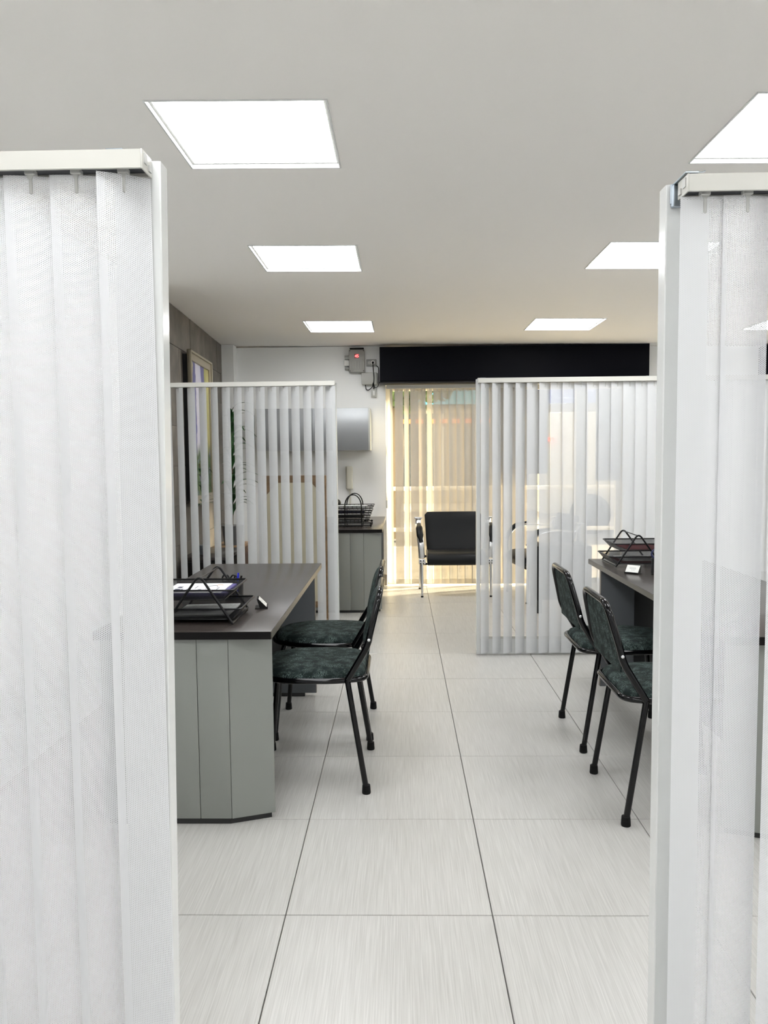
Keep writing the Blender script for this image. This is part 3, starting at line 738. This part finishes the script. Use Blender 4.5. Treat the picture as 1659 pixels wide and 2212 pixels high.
pc = pen_cup('black mesh pen cup behind the left tray holding pens and scissors', (-.385, 1.185, .713))
def pen(label, x, y, z, m, dx, dy, L=.11, grp='pens in the left cup'):
    t = thing('pen', label, 'pen', (x, y, z), 0, grp); d = Vector((dx, dy, 1)).normalized()
    tubes('barrel', [[(0, 0, 0), tuple(d*L*.78)]], .0042, m, t, 8)
    tubes('cap', [[tuple(d*L*.7), tuple(d*L)]], [.0052, .0040], m, t, 10)
    return t
pen('blue-capped pen standing in the left desk pen cup', -.372, 1.180, .718, M_blue, .07, .0)
pen('black pen leaning right in the left desk pen cup', -.378, 1.188, .718, M_blackm, .28, -.02, .10)
pen('black pen beside the scissors in the left pen cup', -.390, 1.195, .718, M_blackm, .05, .10, .095)
sc_ = thing('scissors', 'black-handled scissors standing handles up in the left pen cup', 'scissors', (-.405, 1.185, .718))
tubes('handle', [[(-.016+.015*math.cos(a), 0, .082+.019*math.sin(a)) for a in [2*PI*k/14 for k in range(14)]], [(.020+.015*math.cos(a), .001, .080+.019*math.sin(a)) for a in [2*PI*k/14 for k in range(14)]]], .0038, M_blackm, sc_, 8, closed=True)
bm = bmesh.new(); bbox(bm, -.006, .004, -.0015, .0015, .0, .066); fin('blade', bm, M_chrome, sc_)
pc2 = pen_cup('black mesh pen cup on the right desk beside the tray', (1.660, 1.80, .713))
s2 = thing('scissors', 'dark blue-handled scissors standing in the right desk pen cup', 'scissors', (1.655, 1.80, .718))
tubes('handle', [[(-.020+.016*math.cos(a), 0, .100+.020*math.sin(a)) for a in [2*PI*k/14 for k in range(14)]], [(.018+.016*math.cos(a), .001, .100+.020*math.sin(a)) for a in [2*PI*k/14 for k in range(14)]]], .0042, M_navy, s2, 8, closed=True)
bm = bmesh.new(); bbox(bm, -.006, .006, -.0015, .0015, .0, .085); fin('blade', bm, M_chrome, s2)

# business card holders
def card_holder(label, loc, rz, card=True):
    t = thing('card_holder', label, 'card holder', loc, rz, 'black card holders')
    # local: card faces +x, leaning back
    bm = bmesh.new()
    prism(bm, [(.030, 0), (.030, .010), (.022, .010), (-.018, .052), (-.024, .050), (-.010, .004), (-.034, .004), (-.034, 0)], -.045, .045, axis='y')
    fin('stand', bm, M_dark, t)
    c = box('card', -.0005, .0005, -.042, .042, 0, .056, M_white if card else M_dark, t); c.location = (.0235, 0, .0105); c.rotation_euler = (0, -.76, 0)
    if card:
        bm = bmesh.new()
        for (y0, y1, z) in ((-.024, .020, .034), (-.020, .022, .026), (.028, .034, .048), (-.008, .018, .016)): bbox(bm, .0006, .0009, y0, y1, z, z+.0026)
        fin('printed_line', bm, M_poster, c)
    if card: t.scale = (.8, .8, .8)
    return t
card_holder('black card holder seen from behind on the left desk', (-.228, .985, .713), R(8))
card_holder('black card holder with a white card on the right desk edge', (1.535, 1.83, .713), R(-98-30))

# ------------------------------------------------------------ back desk things
fr = thing('wire_file_rack', 'black wire file rack with arched handles on the back desk', 'file rack', (-.070, 4.62, .713))
paths = []
for y in (.0, .27):
    for dx in (0, .014):
        paths.append([( -.073-dx*.2, y+dx, .0)] + [(-.073+ (.073) - .073*math.cos(a)-dx*.2, y+dx, .175+.105*math.sin(a)) for a in [PI*k/12 for k in range(13)]] + [(.073-dx*.2, y+dx, .0)])
tubes('arch_handle', paths[:2], .0044, M_blackm, fr, 8); tubes('arch_handle', paths[2:], .0044, M_blackm, fr, 8)
for (z, x1) in ((.040, .140), (.078, .150), (.118, .165), (.160, .178)):
    bm = bmesh.new()
    for dz, inset in ((.020, 0), (.006, .008)):
        q = [(-.17, -.004, z+dz), (x1-inset, -.004, z+dz), (x1-inset, .276, z+dz), (-.17, .276, z+dz)]
        tube(bm, fillet(q+[q[0]], .01, 3), .0040, 6)
    for k in range(9):
        x = -.16+k*(x1+.13)/8; tube(bm, [(x, -.004, z+.020), (x, .0, z-.004), (x, .272, z-.004), (x, .276, z+.020)], .0022, 5)
    fin('wire_tray', bm, M_blackm, fr, True)
for y in (.0, .27):
    for z in (.012, .030): tubes('base_rod', [[(-.16, y, z), (.150, y, z)]], .0040, M_blackm, fr, 8)
for y in (.0, .27):
    for z in (.010, .030):
        bm = bmesh.new(); bmesh.ops.create_uvsphere(bm, u_segments=14, v_segments=10, radius=.010, matrix=Matrix.Translation((.152, y, z))); fin('ball_foot', bm, M_blackm, fr, True)
for lbl, z, w_, m in (('white papers in the top tray of the wire file rack', .158, .28, M_paper), ('dark folders in the third tray of the wire file rack', .116, .26, M_navy),
                      ('black folders in the second tray of the wire file rack', .076, .25, M_dark), ('grey papers in the bottom tray of the wire file rack', .038, .25, M_paper2)):
    sheets('paper_stack' if 'paper' in lbl else 'folder', lbl, 'papers', (-.235, 4.628, .713+z), w_, .25, .016, m)
# round black gadget at the left of the rack
gd = thing('desk_webcam', 'small round black device on a stand at the back desk, beside the rack', 'device', (-.245, 4.98, .713))
bm = bmesh.new(); bmesh.ops.create_uvsphere(bm, u_segments=20, v_segments=14, radius=.042, matrix=Matrix.Translation((0, 0, .185))); fin('head', bm, M_blk, gd, True)
tubes('stem', [[(0, 0, 0), (0, 0, .15)]], .008, M_blackm, gd); bm = bmesh.new(); lathe(bm, [(.05, 0), (.05, .008), (.02, .014)], (0, 0, 0)); fin('base', bm, M_blackm, gd, True)

# wall cabinet with curved front
wc = thing('wall_cabinet', 'silver wall cabinet with a curved front on the back wall', 'cabinet')
bm = bmesh.new(); prof = [(5.785, 1.385), (5.785, 1.800), (5.49, 1.800)] + [(5.49-.045*math.sin(PI*k/12), 1.800-.415*k/12) for k in range(1, 12)] + [(5.49, 1.385)]
prism(bm, prof, .036, .052, axis='x'); prism(bm, prof, -1.07, -1.054, axis='x'); fin('side_panel', bm, M_boxl, wc)
bm = bmesh.new(); bbox(bm, -1.054, .036, 5.50, 5.785, 1.385, 1.401); bbox(bm, -1.054, .036, 5.50, 5.785, 1.784, 1.800); bbox(bm, -1.054, .036, 5.77, 5.785, 1.401, 1.784); fin('carcass', bm, M_boxl, wc)
for a, b in ((-1.053, -.512), (-.509, .035)):
    bm = bmesh.new(); out = [(5.490-.048*math.sin(PI*k/16), 1.798-.411*k/16) for k in range(17)]; inn = [(y+.016, z) for y, z in reversed(out)]
    prism(bm, out+inn, a, b, axis='x'); fin('door', bm, M_silver, wc, True, 35)

# wall telephone
ph = thing('wall_phone', 'cream intercom handset with coiled cord on the back wall', 'telephone')
bm = bmesh.new(); prism(bm, [(-.212, 1.00), (-.212, 1.225), (-.168, 1.228), (-.160, 1.00)], 5.765, 5.789, bev=.004, axis='y'); fin('wall_cradle', bm, M_cream, ph, True)
bm = bmesh.new(); prism(bm, [(-.198, .995), (-.200, 1.10), (-.204, 1.215), (-.196, 1.226), (-.146, 1.226), (-.138, 1.215), (-.143, 1.10), (-.138, .995)], 5.732, 5.763, bev=.008, seg=3, axis='y'); fin('handset', bm, M_cream, ph, True)
bm = bmesh.new(); pts = [(-.170+.010*math.cos(k*.9), 5.765+.010*math.sin(k*.9), .995-k*.0022) for k in range(100)]; tube(bm, pts, .0022, 5); fin('coiled_cord', bm, M_cream, ph, True)

# electrical boxes high on the back wall
def onwall(x0, x1, z0, z1, d, name, m, par, bev=.004): return box(name, x0, x1, YB-d, YB-.001, z0, z1, m, par, bev)
eb = thing('control_box', 'grey control box with a red lit number high on the back wall', 'control box')
onwall(-.160, -.004, 2.168, 2.392, .075, 'housing', M_box, eb, .006)
onwall(-.152, -.012, 2.395, 2.412, .06, 'top_gland', M_dark, eb, .002)
onwall(-.210, -.160, 2.236, 2.290, .05, 'side_socket', M_white, eb, .004); onwall(-.205, -.160, 2.196, 2.222, .045, 'side_latch', M_box, eb, .003); onwall(-.205, -.160, 2.302, 2.335, .045, 'side_latch', M_box, eb, .003)
d_ = box('display', -.104, -.060, YB-.0765, YB-.0745, 2.305, 2.348, M_ledb, eb)
text_part('lit_number', '45', .040, M_led, eb, (-.081, YB-.0775, 2.327), (PI/2, 0, 0))
bm = bmesh.new()
for x in (-.146, -.122, -.098, -.066, -.042, -.018): bbox(bm, x, x+.003, YB-.0765, YB-.0745, 2.205, 2.275)
bbox(bm, -.112, -.050, YB-.0765, YB-.0745, 2.184, 2.188); fin('moulded_rib', bm, M_boxl, eb)
bm = bmesh.new()
for x in (-.150, -.014):
    for z in (2.180, 2.380): bbox(bm, x-.004, x+.004, YB-.0765, YB-.0745, z-.004, z+.004)
fin('screw', bm, M_dark, eb)
so = thing('wall_socket', 'grey double wall socket with a black plug beside the valance', 'socket')
onwall(.012, .112, 2.232, 2.300, .022, 'plate', M_box, so)
bm = bmesh.new(); lathe(bm, [(.021, 0), (.021, .004), (.012, .004)], (0, 0, 0), 20); bmesh.ops.transform(bm, matrix=Matrix.Translation((.078, YB-.022, 2.268)) @ Matrix.Rotation(PI/2, 4, 'X'), verts=bm.verts); fin('outlet', bm, M_white, so, True)
bm = bmesh.new(); lathe(bm, [(.016, 0), (.016, .004), (.008, .004)], (0, 0, 0), 20); bmesh.ops.transform(bm, matrix=Matrix.Translation((.042, YB-.022, 2.266)) @ Matrix.Rotation(PI/2, 4, 'X'), verts=bm.verts); fin('outlet', bm, M_boxl, so, True)
jb = thing('junction_box', 'light grey box below the control box beside the valance', 'junction box')
onwall(-.038, .118, 2.045, 2.166, .060, 'housing', M_boxl, jb, .008); onwall(.088, .124, 2.05, 2.162, .045, 'side_cover', M_box, jb, .004)
sw = thing('wall_switch', 'small grey surface switch hanging at the end of the black cables', 'switch')
onwall(.056, .112, 1.922, 2.000, .034, 'housing', M_boxl, sw, .004); onwall(.074, .094, 1.938, 1.984, .040, 'rocker', M_white, sw, .002)
cb_ = thing('power_cable', 'black power cables looping from socket and boxes to the switch', 'cable')
tubes('plug', [[(.078, YB-.022, 2.268), (.078, YB-.055, 2.262)]], .011, M_rub, cb_, 12)
yk = YB-.072
tubes('cord', [fillet([(.078, YB-.052, 2.262), (.082, yk, 2.20), (.090, yk, 2.10), (.082, yk, 2.04), (.086, YB-.02, 1.998)], .03, 5),
               fillet([(.0, YB-.03, 2.046), (.006, YB-.03, 1.998), (.030, YB-.03, 1.990), (.070, YB-.03, 2.02), (.080, yk, 2.06)], .03, 5),
               fillet([(.084, yk, 2.05), (.092, YB-.03, 2.012), (.125, YB-.03, 2.020), (.136, YB-.03, 2.06), (.134, YB-.02, 2.22), (.112, YB-.012, 2.236)], .03, 5)], .0042, M_rub, cb_, 8)

# ------------------------------------------------------------ things behind the rear left blinds
pt = thing('painting', 'framed painting in violet and yellow on the brown stone wall', 'painting', (-1.275, 3.85, 1.55), R(3.2))
box('backing_box', -.058, -.010, .03, .86, -.56, .58, M_dark, pt)
bm = bmesh.new()
def frame_rail(bm, w, d, x0):
    bbox(bm, x0, x0+d, 0, w, -.60, .61, .003, 1); bbox(bm, x0, x0+d, .89-w, .89, -.60, .61, .003, 1); bbox(bm, x0, x0+d, w, .89-w, .61-w, .61, .003, 1); bbox(bm, x0, x0+d, w, .89-w, -.60, -.60+w, .003, 1)
frame_rail(bm, .075, .022, -.010); fin('frame', bm, M_gold, pt)
bm = bmesh.new(); frame_rail(bm, .018, .034, -.010); fin('frame_lip', bm, M_gold, pt)
box('canvas', -.009, -.002, .07, .82, -.53, .54, M_paint, pt)

sd = box('low_cabinet', -1.255, -.93, 3.45, 4.05, .0, .58, M_dark); tag(sd, 'low dark cabinet behind the rear left blinds by the stone wall', 'cabinet')
box('cabinet_top', -1.258, -.925, 3.445, 4.055, .58, .605, M_wenge, sd, bev=.002); box('cabinet_door', -1.24, -.945, 3.436, 3.449, .03, .57, M_wenge_e, sd, bev=.002)
ps = box('plant_stand', -1.29, -1.06, 4.50, 4.95, 0, .53, M_pot); tag(ps, 'brown wooden plant stand behind the rear left blinds', 'plant stand')
box('stand_top', -1.30, -1.05, 4.48, 4.97, .53, .555, M_wood, ps, bev=.002)
pl_ = thing('potted_plant', 'tall dark-leaved potted plant behind the rear left blinds', 'plant', (-1.155, 4.72, .555))
bm = bmesh.new(); lathe(bm, [(.075, 0), (.095, .15), (.10, .17), (.09, .17)], (0, 0, 0), 24); fin('pot', bm, M_greyd, pl_, True)
tubes('stem', [fillet([(0, 0, .15), (.01, .01, .6), (-.01, 0, 1.05)], .1, 5)], .009, M_stem, pl_, 8)
bm = bmesh.new(); nl = 9
va, vb = [], []
for i in range(nl+1):
    s = i/nl; w_ = .022*math.sin(PI*min(1, s*.92+.08))+.001; x = .26*s; z = .10*math.sin(s*2.2)-.10*s*s
    va.append((bm.verts.new((x, -w_, z+.006*(1))), bm.verts.new((x, 0, z)), bm.verts.new((x, w_, z+.006))))
for a, b in zip(va, va[1:]):
    bm.faces.new((a[0], a[1], b[1], b[0])); bm.faces.new((a[1], a[2], b[2], b[1]))
lf = fin('leaf', bm, M_leaf, pl_, True, 180); lf.location = (0, 0, .3); first = True
for k in range(64):
    o = lf if k == 0 else lf.copy()
    if k: COL.objects.link(o)
    z = .22+.92*k/64; a = k*2.4; out_ = math.cos(a)
    s = random.uniform(.75, 1.15)*(.62 if out_ < -.2 else 1.0)
    if out_ < -.2: s = .38
    o.location = (.005, 0, z); o.rotation_euler = (0, R(random.uniform(-55, -5)), a); o.scale = (s, s*1.2, s)
# small trailing plant on the low cabinet
p3 = thing('potted_plant', 'small green plant in a grey pot on the low dark cabinet', 'plant', (-1.13, 3.62, .605))
bm = bmesh.new(); lathe(bm, [(.035, 0), (.045, .07), (.040, .07)], (0, 0, 0), 20); fin('pot', bm, M_greyd, p3, True)
tubes('stem', [fillet([(0, 0, .06), (.0, .02, .35), (-.02, .0, .68)], .1, 5)], .004, M_stem, p3, 6)
for k in range(20):
    o = lf.copy(); COL.objects.link(o); o.parent = p3; o.name = 'leaf'; o.location = (0, 0, .35+.017*k)
    o.rotation_euler = (0, R(random.uniform(-50, 10)), k*2.4); o.scale = (.32, .9, .32)
# wood framed cream board
wf = thing('room_divider', 'wood-framed cream panel standing behind the rear left blinds', 'panel', (-.50, 4.02, 0))
W2 = .255
bm = bmesh.new()
bbox(bm, -W2, W2, -.018, .018, 1.125, 1.18, .003, 1); bbox(bm, -W2, -W2+.035, -.018, .018, 0, 1.125, .003, 1); bbox(bm, W2-.035, W2, -.018, .018, 0, 1.125, .003, 1); bbox(bm, -W2+.035, W2-.035, -.018, .018, .12, .17, .003, 1)
fin('frame', bm, M_wood, wf)
for s in (-1, 1):
    bm = bmesh.new(); prism(bm, [(s*(W2-.035), 1.125), (s*(W2-.12), 1.125), (s*(W2-.035), 1.03)], -.014, .014, axis='y'); fin('corner_brace', bm, M_wood, wf)
box('panel', -W2+.035, W2-.035, -.006, .006, .17, 1.125, M_creamb, wf)
bm = bmesh.new(); bbox(bm, -W2, -W2+.035, -.16, .16, 0, .03, .003, 1); bbox(bm, W2-.035, W2, -.16, .16, 0, .03, .003, 1); fin('foot', bm, M_wood, wf)

# ------------------------------------------------------------ street outside
M_pave = mat('pale_pavement', (.42, .39, .33), .8, var=.1, vscale=4)
M_road = mat('asphalt', (.14, .135, .13), .85, var=.1, vscale=3)
M_fac = mat('cream_render', (.26, .24, .20), .8, var=.08, vscale=2)
M_dglass = mat('dark_shop_glass', (.05, .06, .07), .15)
M_cyan = mat('cyan_sign', (.06, .42, .68), .4)
M_lilac = mat('blue_sign', (.10, .16, .48), .4)
M_orange = mat('orange_sign', (.75, .22, .05), .5)
M_van = mat('white_vehicle_paint', (.45, .44, .41), .25, coat=.3)
M_tail = emit('red_tail_lamp', (1, .05, .02), 9)
M_fol = streak('street_foliage', (.015, .035, .008), (.08, .14, .03), (4, 4, 4), rough=.7)
tag(box('pavement_street', -10, 16, 6.0, 9.4, -.16, -.02, M_pave), kind='structure')
tag(box('road_street', -16, 22, 9.4, 17.5, -.22, -.08, M_road), kind='structure')
tag(box('pavement_far_street', -16, 22, 17.5, 20, -.18, -.03, M_pave), kind='structure')
bd = thing('street_building', 'cream shop building across the street seen through the blinds', 'building', (2, 20, 0))
box('facade', -14, 16, 0, 6, -.1, 7, M_fac, bd)
for k in range(8):
    x = -12+3.4*k
    w_ = box('shop_window', x, x+2.7, -.10, .02, .45, 2.5, M_dglass, bd); box('mullion', x+1.3, x+1.38, -.14, -.09, .45, 2.5, M_wframe, w_)
    if k in (3, 4): w_ = box('shop_sign', x-.1, x+2.6, -.22, -.02, 2.75, 3.45, M_cyan if k == 3 else M_lilac, bd)
    box('upper_window', x+.4, x+2.0, -.06, .02, 4.3, 5.9, M_dglass, bd)
bm = bmesh.new(); bbox(bm, -14, 16, -.9, 0, 3.5, 3.6); fin('canopy', bm, M_van, bd)
sg = text_part('sign_letter', 'A', .62, M_orange, bd, (1.35, -.26, 2.35), (PI/2, 0, 0), .02)
bm = bmesh.new()
for k in range(9): bbox(bm, -1.9+.34*k, -1.68+.34*k, -.26, -.22, 2.22, 2.34)
fin('sign_strip', bm, M_orange, bd)
def tree(x, y, h, lbl):
    t = thing('street_tree', lbl, 'tree', (x, y, -.02))
    tubes('trunk', [fillet([(0, 0, 0), (.1, 0, h*.4), (0, .1, h*.7)], .5, 4)], .13, M_stem, t, 10)
    bm = bmesh.new()
    for k in range(2600):
        a = random.uniform(0, 2*PI); c_ = random.uniform(-1, 1); rr = random.uniform(.3, 1)**.5*h*.36
        p = Vector((rr*math.cos(a)*math.sqrt(1-c_*c_), rr*math.sin(a)*math.sqrt(1-c_*c_), h*.78+rr*.75*c_))
        u = Vector((random.uniform(-1, 1), random.uniform(-1, 1), random.uniform(-1, 1))).normalized()*.11; w_ = u.cross(Vector((.3, .5, .8))).normalized()*.07
        vs = [bm.verts.new(p+u), bm.verts.new(p+w_), bm.verts.new(p-u), bm.verts.new(p-w_)]; bm.faces.new(vs)
    f = fin('foliage', bm, M_fol, t); f['kind'] = 'stuff'
tree(.2, 10.6, 4.0, 'leafy street tree behind the left end of the window blind')
tree(5.2, 10.8, 4.4, 'leafy street tree outside the right end of the window')
# railing and van
rl = thing('street_railing', 'low metal railing along the pavement outside the window', 'railing', (0, 7.3, -.02))
for z in (.45, .95): tubes('rail', [[(-4, 0, z), (9, 0, z)]], .025, M_van, rl, 8)
for k in range(8): tubes('railing_post', [[(-3.8+1.8*k, 0, 0), (-3.8+1.8*k, 0, .97)]], .03, M_van, rl, 8)
vn = thing('delivery_van', 'white delivery van on the road behind the rear right blinds', 'van', (4.0, 12.6, -.08))
bm = bmesh.new(); prism(bm, [(-1.1, .35), (-1.1, 2.0), (-1.0, 2.15), (2.2, 2.15), (3.0, 1.35), (3.9, 1.15), (4.0, .35)], -.9, .9, bev=.05, axis='y'); fin('body', bm, M_van, vn, True, 30)
for x in (-.3, 3.0):
    bm = bmesh.new(); lathe(bm, [(.34, -.1), (.36, -.08), (.36, .08), (.34, .1), (.15, .1)], (0, 0, 0), 24); bmesh.ops.transform(bm, matrix=Matrix.Translation((x, -.88, .34)) @ Matrix.Rotation(PI/2, 4, 'X'), verts=bm.verts); fin('wheel', bm, M_rub, vn, True)
prw = bmesh.new(); prism(prw, [(2.15, 1.35), (2.2, 2.0), (2.35, 1.95), (2.85, 1.35)], -.93, -.89, axis='y'); fin('side_window', prw, M_dglass, vn)
box('tail_lamp', -1.07, -.95, -.96, -.90, 1.64, 1.70, M_tail, vn, bev=.02)
